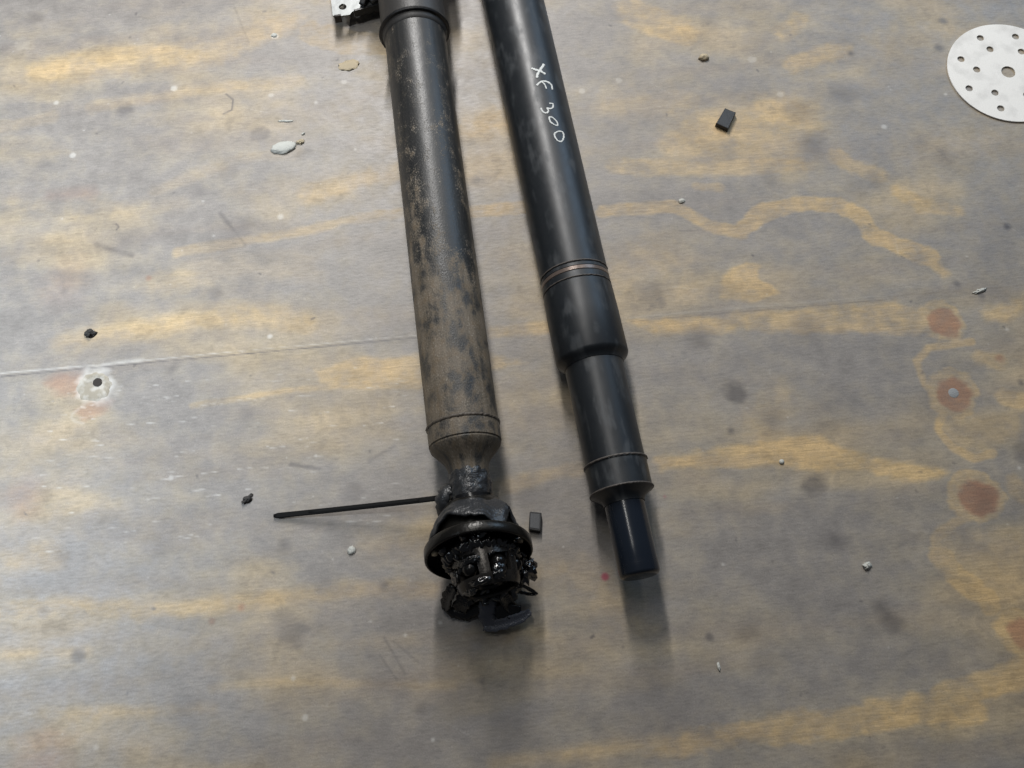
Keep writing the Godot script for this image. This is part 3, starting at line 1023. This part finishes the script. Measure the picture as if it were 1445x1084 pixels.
	var flap := func(pts: Array, w: Array, th: float, up: Vector3, curl: float, m: Material, sd: int) -> void:
		var loc := []
		for p in pts:
			loc.append(inv * p)
		var sub := 5
		var sp := smooth_path(loc, sub)
		var ws := []
		for i in sp.size():
			var f := float(i) / sub
			var a: int = min(int(f), w.size() - 1)
			var b: int = min(a + 1, w.size() - 1)
			ws.append(lerpf(w[a], w[b], f - a))
		put("rubber_rag", sweep(sp, ws, th, up, curl, 0.35, sd), m, s)
	flap.call([Vector3(-0.0567, 0.0340, 0.2256), Vector3(-0.0611, 0.0260, 0.2324), Vector3(-0.0643, 0.0160, 0.2389), Vector3(-0.0661, 0.0080, 0.2439)], [0.005, 0.0065, 0.006, 0.0025], 0.0016, Vector3(-0.6, 1, 0.2), 0.30, rag_dark, 1)
	flap.call([Vector3(-0.0675, 0.0090, 0.2426), Vector3(-0.0577, 0.0070, 0.2458), Vector3(-0.0472, 0.0060, 0.2477), Vector3(-0.0381, 0.0090, 0.2447), Vector3(-0.0226, 0.0180, 0.2379)], [0.001, 0.0055, 0.007, 0.007, 0.005], 0.0018, Vector3(0, 1, 0.4), -0.35, rag_dark, 2)
	flap.call([Vector3(-0.0212, 0.0200, 0.2355), Vector3(-0.0240, 0.0160, 0.2431), Vector3(-0.0240, 0.0110, 0.2505), Vector3(-0.0177, 0.0080, 0.2569)], [0.009, 0.009, 0.0085, 0.007], 0.0022, Vector3(0, 1, 0.5), -0.30, rag, 3)
	flap.call([Vector3(-0.0268, 0.0070, 0.2568), Vector3(-0.0156, 0.0090, 0.2584), Vector3(-0.0031, 0.0110, 0.2553), Vector3(0.0108, 0.0120, 0.2507), Vector3(0.0177, 0.0130, 0.2453)], [0.0065, 0.006, 0.0055, 0.005, 0.0025], 0.0024, Vector3(0, 1, 0.25), 0.30, rag, 4)
	flap.call([Vector3(-0.0156, 0.0160, 0.2458), Vector3(-0.0031, 0.0150, 0.2456), Vector3(0.0087, 0.0130, 0.2440)], [0.007, 0.0065, 0.004], 0.0018, Vector3(0, 1, 0.5), 0.30, rag_dark, 5)
	flap.call([Vector3(-0.0113, 0.0300, 0.2317), Vector3(-0.0045, 0.0200, 0.2382), Vector3(0.0010, 0.0100, 0.2449), Vector3(0.0038, 0.0060, 0.2484)], [0.006, 0.007, 0.006, 0.004], 0.0018, Vector3(0.5, 1, 0.2), 0.30, rag_dark, 6)
	flap.call([Vector3(-0.0031, 0.0340, 0.2187), Vector3(0.0094, 0.0240, 0.2224), Vector3(0.0178, 0.0160, 0.2251), Vector3(0.0249, 0.0100, 0.2283)], [0.0012, 0.0014, 0.0018, 0.001], 0.0014, Vector3(0, 1, 0), 0.00, rag_dark, 7)
	flap.call([Vector3(0.0242, 0.0100, 0.2290), Vector3(0.0158, 0.0090, 0.2281), Vector3(0.0081, 0.0090, 0.2267), Vector3(-0.0004, 0.0120, 0.2258)], [0.001, 0.0017, 0.0016, 0.0013], 0.0014, Vector3(0, 1, 0), 0.00, rag_dark, 8)
	flap.call([Vector3(-0.0431, 0.0260, 0.2324), Vector3(-0.0489, 0.0180, 0.2393), Vector3(-0.0506, 0.0100, 0.2449)], [0.008, 0.008, 0.006], 0.0018, Vector3(-0.3, 1, 0.4), 0.30, rag_dark, 9)

func filler_material() -> StandardMaterial3D:
	var m := mat(Color.WHITE, 0.85)
	var im := noise(62, 0.014, 4).get_seamless_image(256, 256, false, false, 0.2, true)
	var out := Image.create_empty(256, 256, false, Image.FORMAT_RGB8)
	for y in 256:
		for x in 256:
			var q := clampf((im.get_pixel(x, y).r - 0.35) * 2.6, 0.0, 1.0)
			out.set_pixel(x, y, Color(0.60, 0.57, 0.51).lerp(Color(0.72, 0.70, 0.66), q))
	m.albedo_texture = ImageTexture.create_from_image(out)
	m.uv1_triplanar = true
	m.uv1_scale = Vector3(18, 18, 18)
	return m

func stub_material() -> StandardMaterial3D:
	var m := mat(Color(0.098, 0.122, 0.158), 1.0)
	var im := noise(71, 0.02, 5).get_seamless_image(256, 256, false, false, 0.2, true)
	for y in 256:
		for x in 256:
			var q := im.get_pixel(x, y).r
			var v := 0.22 + 0.14 * (q - 0.5) + (0.06 if (y * 7 + x / 90) % 31 < 2 else 0.0)
			im.set_pixel(x, y, Color(v, v, v))
	m.roughness_texture = ImageTexture.create_from_image(im)
	m.roughness_texture_channel = BaseMaterial3D.TEXTURE_CHANNEL_GRAYSCALE
	return m

func disc_material() -> StandardMaterial3D:
	var m := mat(Color.WHITE, 0.9)
	var a := noise(81, 0.012, 5).get_seamless_image(512, 512, false, false, 0.2, true)
	var b := noise(82, 0.3, 2).get_seamless_image(512, 512, false, false, 0.1, true)
	var out := Image.create_empty(512, 512, false, Image.FORMAT_RGB8)
	for y in 512:
		for x in 512:
			var q := a.get_pixel(x, y).r
			var f := b.get_pixel(x, y).r
			var v := 0.91 + 0.09 * (f - 0.5) - 0.07 * clampf((q - 0.45) * 2.0, 0.0, 1.0)
			out.set_pixel(x, y, Color(v, v * 0.99, v * (0.955 + 0.02 * f)))
	m.albedo_texture = ImageTexture.create_from_image(out)
	m.heightmap_enabled = true
	m.heightmap_texture = ImageTexture.create_from_image(b)
	m.heightmap_scale = 0.012
	m.uv1_triplanar = true
	m.uv1_scale = Vector3(5, 5, 5)
	return m

func oily_steel() -> StandardMaterial3D:
	return bumpy(mat(Color(0.105, 0.10, 0.09), 0.30, 0.45), 50, 0.05, 0.06, 20.0)

func cage_mesh() -> ArrayMesh:
	# a ring with six windows for the balls
	var st := SurfaceTool.new()
	st.begin(Mesh.PRIMITIVE_TRIANGLES)
	var seg := 72
	var zs := [-0.006, 0.0035, 0.0205, 0.0275, 0.0305]
	var ro := [0.0320, 0.0324, 0.0308, 0.0292, 0.0272]
	var ri := [0.0268, 0.0268, 0.0262, 0.0250, 0.0246]
	var open := func(i: int, k: int) -> bool:
		return i == 1 and posmod(k + 4, 12) < 8
	var pt := func(r: float, k: int, z: float) -> Vector3:
		var a := TAU * k / seg
		return Vector3(sin(a) * r, cos(a) * r, z)
	var quad := func(a: Vector3, b: Vector3, c: Vector3, d: Vector3) -> void:
		for p in [a, b, c, a, c, d]:
			st.add_vertex(p)
	for i in 4:
		for k in seg:
			st.set_smooth_group(-1)
			if open.call(i, k):
				# jambs of the window
				for e in [[k, k - 1], [k + 1, k + 1]]:
					if not open.call(i, e[1]):
						quad.call(pt.call(ro[i], e[0], zs[i]), pt.call(ri[i], e[0], zs[i]), pt.call(ri[i + 1], e[0], zs[i + 1]), pt.call(ro[i + 1], e[0], zs[i + 1]))
				for z in [i, i + 1]:
					quad.call(pt.call(ro[z], k, zs[z]), pt.call(ro[z], k + 1, zs[z]), pt.call(ri[z], k + 1, zs[z]), pt.call(ri[z], k, zs[z]))
				continue
			st.set_smooth_group(1 if i < 2 else 2)
			quad.call(pt.call(ro[i], k, zs[i]), pt.call(ro[i + 1], k, zs[i + 1]), pt.call(ro[i + 1], k + 1, zs[i + 1]), pt.call(ro[i], k + 1, zs[i]))
			st.set_smooth_group(3)
			quad.call(pt.call(ri[i], k + 1, zs[i]), pt.call(ri[i + 1], k + 1, zs[i + 1]), pt.call(ri[i + 1], k, zs[i + 1]), pt.call(ri[i], k, zs[i]))
	for k in seg:
		quad.call(pt.call(ro[4], k, zs[4]), pt.call(ri[4], k, zs[4]), pt.call(ri[4], k + 1, zs[4]), pt.call(ro[4], k + 1, zs[4]))
	st.generate_normals()
	return st.commit()

func build_bearing(s: Node3D, y: float) -> void:
	# the carrier bearing at the far end: sleeve, dust ring, rubber-bushed hub and the pressed bracket with its bolt ear
	var worn := bumpy(mat(Color(0.21, 0.205, 0.20), 0.5), 51, 0.05, 0.06, 16.0)
	var black := bumpy(mat(Color(0.075, 0.075, 0.08), 0.45), 52, 0.05, 0.08, 20.0)
	put("tube_sleeve", lathe([V(-0.78, 0.0395), V(-0.442, 0.0395), V(-0.436, 0.0385), V(-0.4325, 0.0370), V(-0.4320, 0.0364)], 80, 0, 1, y), worn, s)
	put("dust_ring", lathe([V(-0.4465, 0.0392), V(-0.4440, 0.0425), V(-0.4420, 0.0432), V(-0.4405, 0.0425), V(-0.4400, 0.0393)], 80, 0, 1, y), black, s)
	put("bearing_hub", lathe([V(-0.600, 0.0395), V(-0.600, 0.056), V(-0.597, 0.0585), V(-0.530, 0.0585), V(-0.526, 0.0565), V(-0.524, 0.052), V(-0.528, 0.048), V(-0.524, 0.044), V(-0.524, 0.0395)], 80, 0, 1, y), black, s)
	var inv := s.transform.affine_inverse()
	var tin := bumpy(mat(Color(0.42, 0.43, 0.43), 0.42, 0.5), 53, 0.03, 0.04, 8.0)
	var br := CSGCombiner3D.new()
	br.name = "bracket_plate"
	s.add_child(br, true)
	br.transform = inv * Transform3D(Basis(Vector3.UP, 0.16), Vector3(-0.2075, 0.0235, -0.513))
	var pl := CSGPolygon3D.new()
	pl.name = "plate_body"
	pl.polygon = PackedVector2Array([V(-0.021, -0.020), V(-0.0185, -0.0225), V(0.0, -0.0225), V(0.004, -0.018), V(0.048, -0.010), V(0.060, -0.006), V(0.060, 0.062), V(-0.014, 0.062), V(-0.021, 0.056)])
	pl.mode = CSGPolygon3D.MODE_DEPTH
	pl.depth = 0.003
	pl.material = tin
	pl.transform = Transform3D(Basis(Vector3.RIGHT, -PI / 2), Vector3(0, 0, 0))
	br.add_child(pl)
	for q in [Vector3(-0.0075, 0, 0.0085), Vector3(-0.0075, 0, -0.040)]:
		var h := CSGCylinder3D.new()
		h.radius = 0.0048
		h.height = 0.03
		h.sides = 24
		h.operation = CSGShape3D.OPERATION_SUBTRACTION
		h.material = tin
		h.position = q
		br.add_child(h)
	# folded lip along the near edge, and a stiffening web up to the hub
	var lip := put("bracket_lip", block([Vector2(0.006, 0.0170), Vector2(0.058, 0.0080), Vector2(0.058, 0.0108), Vector2(0.006, 0.0198)], -0.008, 0.0022, 0.0008), black, s)
	lip.transform = br.transform
	var tab := put("bracket_lip", block([Vector2(-0.0195, 0.0200), Vector2(-0.011, 0.0200), Vector2(-0.011, 0.0226), Vector2(-0.0195, 0.0226)], -0.011, 0.0005, 0.0006), mat(Color(0.12, 0.08, 0.07), 0.6), s)
	tab.transform = br.transform
	var web := put("bracket_web", sweep(smooth_path([Vector3(0.018, 0.001, 0.012), Vector3(0.028, 0.010, -0.004), Vector3(0.040, 0.022, -0.018), Vector3(0.052, 0.030, -0.026)], 5), 0.004, 0.006, Vector3.UP), black, s)
	web.transform = br.transform
	var arm := put("bracket_arm", sweep(smooth_path([Vector3(0.026, 0.004, 0.006), Vector3(0.048, 0.006, -0.006), Vector3(0.075, 0.012, -0.012), Vector3(0.095, 0.022, -0.014)], 5), [0.008, 0.009, 0.010, 0.011, 0.012, 0.014, 0.015, 0.016, 0.017, 0.018, 0.019, 0.020, 0.021, 0.022, 0.022, 0.022], 0.004, Vector3.UP), worn, s)
	arm.transform = br.transform

# ---------------------------------------------------------------- right shaft
func build_right_shaft() -> void:
	var s := base("drive_shaft", Vector3(0.0869, 0, 0), atan2(0.1717, 1.0))
	tag(s, "clean black drive shaft with white handwriting and stepped narrow end", "drive shaft")
	var y := 0.04
	var paint := tube_material(512, 1280, 131, false)
	var R := 0.0372
	put("tube", lathe([V(-0.90, R), V(-0.4, R), V(-0.1125, R), V(-0.1118, R - .0007), V(-0.1106, R - .0007), V(-0.1098, R), V(-0.1066, R), V(-0.1062, R - .0004)], 96, -0.70, 0.25, y), paint, s)
	put("bare_weld", lathe([V(-0.1062, R - .0004), V(-0.1056, R + .0003), V(-0.1018, R + .0003), V(-0.1012, R - .0004)], 96, 0, 1, y), bumpy(mat(Color(0.47, 0.42, 0.39), 0.34, 0.5), 54, 0.05, 0.03, 20.0), s)
	put("sleeve", lathe([V(-0.1012, R - .0004), V(-0.1006, R + .0002), V(-0.0942, R + .0004), V(-0.0936, R - .0004), V(-0.0922, R - .0004), V(-0.0914, R + .0006), V(-0.06, R + .0014), V(-0.0135, R + .0016), V(-0.0108, R + .0006), V(-0.0080, R - .0022), V(-0.0048, R - .0050), V(-0.0032, R - .0056), V(-0.0030, 0.0305)], 96, -0.70, 0.25, y), paint, s)
	put("narrow_tube", lathe([V(-0.004, 0.0309), V(0.03, 0.0306), V(0.1035, 0.0306)], 96, -0.70, 0.25, y), paint, s)
	put("collar", lathe([V(0.1035, 0.0300), V(0.1038, 0.0318), V(0.1044, 0.0324), V(0.1062, 0.0324), V(0.1070, 0.0316), V(0.12, 0.0314), V(0.1335, 0.0314), V(0.1340, 0.0322), V(0.1352, 0.0322), V(0.1358, 0.0312), V(0.1370, 0.0296), V(0.1400, 0.0252), V(0.1420, 0.0226), V(0.1445, 0.0212), V(0.1475, 0.0206)], 96, -0.70, 0.25, y), paint, s)
	put("stub", lathe([V(0.1470, 0.0200), V(0.19, 0.0200), V(0.2165, 0.0200), V(0.2180, 0.0196), V(0.2193, 0.0186), V(0.2202, 0.0170), V(0.2206, 0.0150), V(0.2207, 0.0)], 96, 0, 1, y), stub_material(), s)
	# dusty, rubbed edges
	var rubbed := bumpy(mat(Color(0.30, 0.28, 0.265), 0.6), 66, 0.06, 0.03, 20.0)
	for q in [[-0.1122, R, 0.0009], [-0.0937, R + .0003, 0.0008], [0.1050, 0.0324, 0.0011], [0.1346, 0.0322, 0.0010]]:
		put("worn_edge", bead(q[0], q[1] + .0001, q[2], 0.8, int(q[0] * 9000), y), rubbed, s)
	# white paint-pen writing, lying on the tube
	var ink := mat(Color(0.80, 0.81, 0.80), 0.6)
	var wn := noise(19, 0.35, 2)
	var inv := s.transform.affine_inverse()
	var line := func(pts: Array, w: float, closed: bool) -> void:
		var p := []
		for q in pts:
			p.append(Vector2(q[0], q[1]))
		if closed:
			p.append(p[0])
		var ups := []
		var out := []
		for q in smooth_path(p, 7):
			var n := Vector3(sin(q.y), cos(q.y), 0)
			ups.append(n)
			out.append(n * (R + 0.0001) + Vector3(0, y, q.x))
		var ws := []
		for i in out.size():
			ws.append(w * (1.0 + 0.45 * wn.get_noise_2d(i * 1.3, pts[0][0] * 4000.0)) * (0.6 if i == 0 or i == out.size() - 1 else 1.0))
		put("handwriting", sweep(out, ws, 0.00035, Vector3.UP, 0.0, 0.5, int(w * 1e6), ups), ink, s)
	line.call([[-0.3677, -0.061], [-0.3646, 0.068], [-0.3621, 0.221], [-0.3583, 0.342]], 0.00137, false)
	line.call([[-0.3731, 0.373], [-0.3662, 0.242], [-0.3590, 0.105], [-0.3530, 0.036]], 0.00137, false)
	line.call([[-0.3425, -0.016], [-0.3460, 0.090], [-0.3480, 0.221], [-0.3467, 0.381], [-0.3430, 0.470], [-0.3368, 0.457]], 0.00111, false)
	line.call([[-0.3471, 0.166], [-0.3431, 0.236], [-0.3368, 0.265]], 0.00085, false)
	line.call([[-0.3163, 0.250], [-0.3158, 0.361], [-0.3108, 0.334], [-0.3088, 0.221], [-0.3102, 0.148], [-0.3058, 0.165], [-0.3029, 0.092], [-0.3052, -0.004], [-0.3107, -0.044]], 0.00085, false)
	line.call([[-0.2977, 0.144], [-0.2962, 0.256], [-0.2908, 0.360], [-0.2860, 0.355], [-0.2866, 0.256], [-0.2910, 0.149]], 0.00085, true)
	line.call([[-0.2745, 0.192], [-0.2777, 0.351], [-0.2768, 0.486], [-0.2703, 0.481], [-0.2641, 0.369], [-0.2647, 0.250], [-0.2698, 0.187]], 0.00091, true)

# ---------------------------------------------------------------- small things
func build_tie() -> void:
	var pts := smooth_path([Vector3(-0.2455, 0.0022, 0.1475), Vector3(-0.20, 0.0088, 0.1446), Vector3(-0.15, 0.0165, 0.1412), Vector3(-0.10, 0.0245, 0.1377), Vector3(-0.068, 0.030, 0.1354), Vector3(-0.050, 0.036, 0.1360)], 6)
	var ws := []
	for i in pts.size():
		ws.append(0.0028 if i > 0 else 0.0016)
	var o := base("cable_tie", Vector3(-0.15, 0, 0.14))
	tag(o, "long thin black cable tie sticking out left from the torn rubber boot", "cable tie")
	var loc := []
	for p in pts:
		loc.append(p - o.position)
	put("strap", sweep(loc, ws, 0.0008, Vector3.UP), mat(Color(0.02, 0.02, 0.021), 0.7, 0.0, 0.3), o)
	put("ratchet_teeth", sweep(loc.slice(5, 20), 0.0012, 0.0010, Vector3.UP), mat(Color(0.03, 0.03, 0.032), 0.7, 0.0, 0.3), o)

func build_disc() -> void:
	var d := CSGCombiner3D.new()
	d.name = "sanding_disc"
	add_child(d)
	d.position = Vector3(0.6199, 0.0012, -0.4196)
	tag(d, "round white sanding disc with dust holes lying flat on the plywood", "sanding disc")
	var m := disc_material()
	var c := CSGCylinder3D.new()
	c.radius = 0.0752
	c.height = 0.0014
	c.sides = 96
	c.material = m
	c.position.y = 0.0002
	d.add_child(c)
	var holes := [[0.0, 0.0, 0.0088]]
	for k in 8:
		holes.append([0.0590, -70.3 - 45.0 * k, 0.0046])
	for k in 6:
		holes.append([0.0390, -54.6 - 60.0 * k, 0.0046])
	for h in holes:
		var q := CSGCylinder3D.new()
		q.radius = h[2]
		q.height = 0.02
		q.sides = 24
		q.material = m
		q.operation = CSGShape3D.OPERATION_SUBTRACTION
		var a := deg_to_rad(h[1])
		q.position = Vector3(cos(a) * h[0], 0, sin(a) * h[0])
		d.add_child(q)

func bit(called: String, at: Vector3, rad: Vector3, turn: float, sd: int, rough: float, m: Material, label: String, category: String) -> void:
	var o := put(called, lump(rad, sd, rough, 1.6, 10, 18), m)
	o.position = at
	o.rotation.y = turn
	tag(o, label, category)

func build_bits() -> void:
	var rub := bumpy(mat(Color(0.105, 0.11, 0.115), 0.42), 56, 0.08, 0.05, 30.0)
	var k1 := put("rubber_block", block([Vector2(0.0008, -0.0150), Vector2(0.0137, -0.0085), Vector2(0.0022, 0.0162), Vector2(-0.0122, 0.0080)], 0.0, 0.0065, 0.0014), rub)
	k1.position = Vector3(0.2597, 0.0, -0.3466)
	tag(k1, "small square black rubber block on bare plywood below the sanding disc", "rubber block")
	var grey := bumpy(mat(Color(0.27, 0.275, 0.285), 0.40), 57, 0.08, 0.03, 30.0)
	var k2 := base("metal_block", Vector3(0.0238, 0, 0.1548))
	tag(k2, "small oblong grey block standing between greasy joint and right shaft", "metal block")
	put("block_body", block([Vector2(-0.0056, -0.0102), Vector2(-0.0046, -0.0110), Vector2(0.0060, -0.0098), Vector2(0.0066, -0.0086), Vector2(0.0056, 0.0092), Vector2(0.0046, 0.0100), Vector2(-0.0060, 0.0082), Vector2(-0.0068, 0.0072)], 0.0, 0.0070, 0.0009), mat(Color(0.06, 0.06, 0.065), 0.5), k2)
	put("worn_face", block([Vector2(-0.0050, -0.0090), Vector2(0.0050, -0.0080), Vector2(0.0042, 0.0078), Vector2(-0.0056, 0.0062)], 0.0066, 0.0074, 0.0004), grey, k2)
	var white := bumpy(mat(Color(0.70, 0.70, 0.67), 0.7), 58, 0.08, 0.06, 40.0)
	var cream := bumpy(mat(Color(0.66, 0.61, 0.51), 0.7), 59, 0.08, 0.06, 40.0)
	var crumb := bumpy(mat(Color(0.17, 0.16, 0.15), 0.7), 60, 0.08, 0.06, 40.0)
	bit("filler_lump", Vector3(-0.2759, 0.0010, -0.3073), Vector3(0.0150, 0.0034, 0.0085), 0.25, 201, 0.16, white, "large white oval lump of dried filler stuck left of the shafts", "filler lump")
	bit("filler_crumb", Vector3(-0.2560, 0.0006, -0.3155), Vector3(0.0045, 0.0020, 0.0030), 0.40, 202, 0.50, cream, "ragged cream crumb touching the large white filler lump", "filler crumb")
	bit("filler_crumb", Vector3(-0.2536, 0.0004, -0.3279), Vector3(0.0020, 0.0014, 0.0016), 0.40, 212, 0.40, white, "small white crumb just above the ragged cream crumb by the lump", "filler crumb")
	bit("curled_shaving", Vector3(-0.2759, 0.0003, -0.3466), Vector3(0.0090, 0.0010, 0.0015), 0.00, 203, 0.40, white, "thin curled white shaving above the large white filler lump", "shaving")
	bit("wood_flake", Vector3(-0.2042, 0.0001, -0.4317), Vector3(0.0130, 0.0005, 0.0080), 0.30, 204, 0.25, cream, "cream flake of bare wood beside the left shaft near the bracket", "wood flake")
	bit("paint_bead", Vector3(-0.1634, 0.0007, 0.1829), Vector3(0.0042, 0.0022, 0.0044), 0.00, 205, 0.15, white, "round white bead left of the greasy flange below the cable tie", "paint bead")
	bit("paint_bead", Vector3(-0.3028, 0.0004, -0.4789), Vector3(0.0038, 0.0014, 0.0032), 0.00, 206, 0.15, white, "flat white bead left of the metal bracket at the back", "paint bead")
	bit("cream_pellet", Vector3(0.2414, 0.0012, -0.4428), Vector3(0.0062, 0.0040, 0.0052), 0.20, 207, 0.20, cream, "rounded cream pellet right of the handwriting above the black rubber block", "pellet")
	bit("paint_bead", Vector3(0.2000, 0.0005, -0.2324), Vector3(0.0038, 0.0016, 0.0030), 0.30, 208, 0.25, white, "small white chip right of the black tube at the wavy tan grain", "paint chip")
	bit("paint_bead", Vector3(0.2843, 0.0005, 0.0887), Vector3(0.0028, 0.0018, 0.0028), 0.00, 209, 0.10, white, "tiny round white bead on the tan band right of the collar", "paint bead")
	bit("paint_flake", Vector3(0.5293, 0.0005, -0.1134), Vector3(0.0080, 0.0016, 0.0022), 0.35, 210, 0.40, white, "curled white paint flake above the uppermost red brown knot", "paint flake")
	bit("dirt_crumb", Vector3(-0.4691, 0.0010, -0.0595), Vector3(0.0055, 0.0032, 0.0046), 0.30, 211, 0.50, crumb, "black crumb of dirt above the white filled screw hole", "dirt crumb")
	bit("dirt_crumb", Vector3(-0.2749, 0.0008, 0.1294), Vector3(0.0055, 0.0026, 0.0032), 0.70, 213, 0.60, crumb, "ragged dark crumb just above the free tip of the cable tie", "dirt crumb")
	bit("clear_chip", Vector3(0.3589, 0.0008, 0.1988), Vector3(0.0042, 0.0026, 0.0036), 0.40, 214, 0.40, white, "pale shiny chip alone on the grey plywood at lower right", "chip")
	bit("staple_bit", Vector3(0.2012, 0.0004, 0.2971), Vector3(0.0016, 0.0012, 0.0042), 0.10, 215, 0.30, white, "tiny shiny sliver at lower right beyond the end of the stub", "sliver")
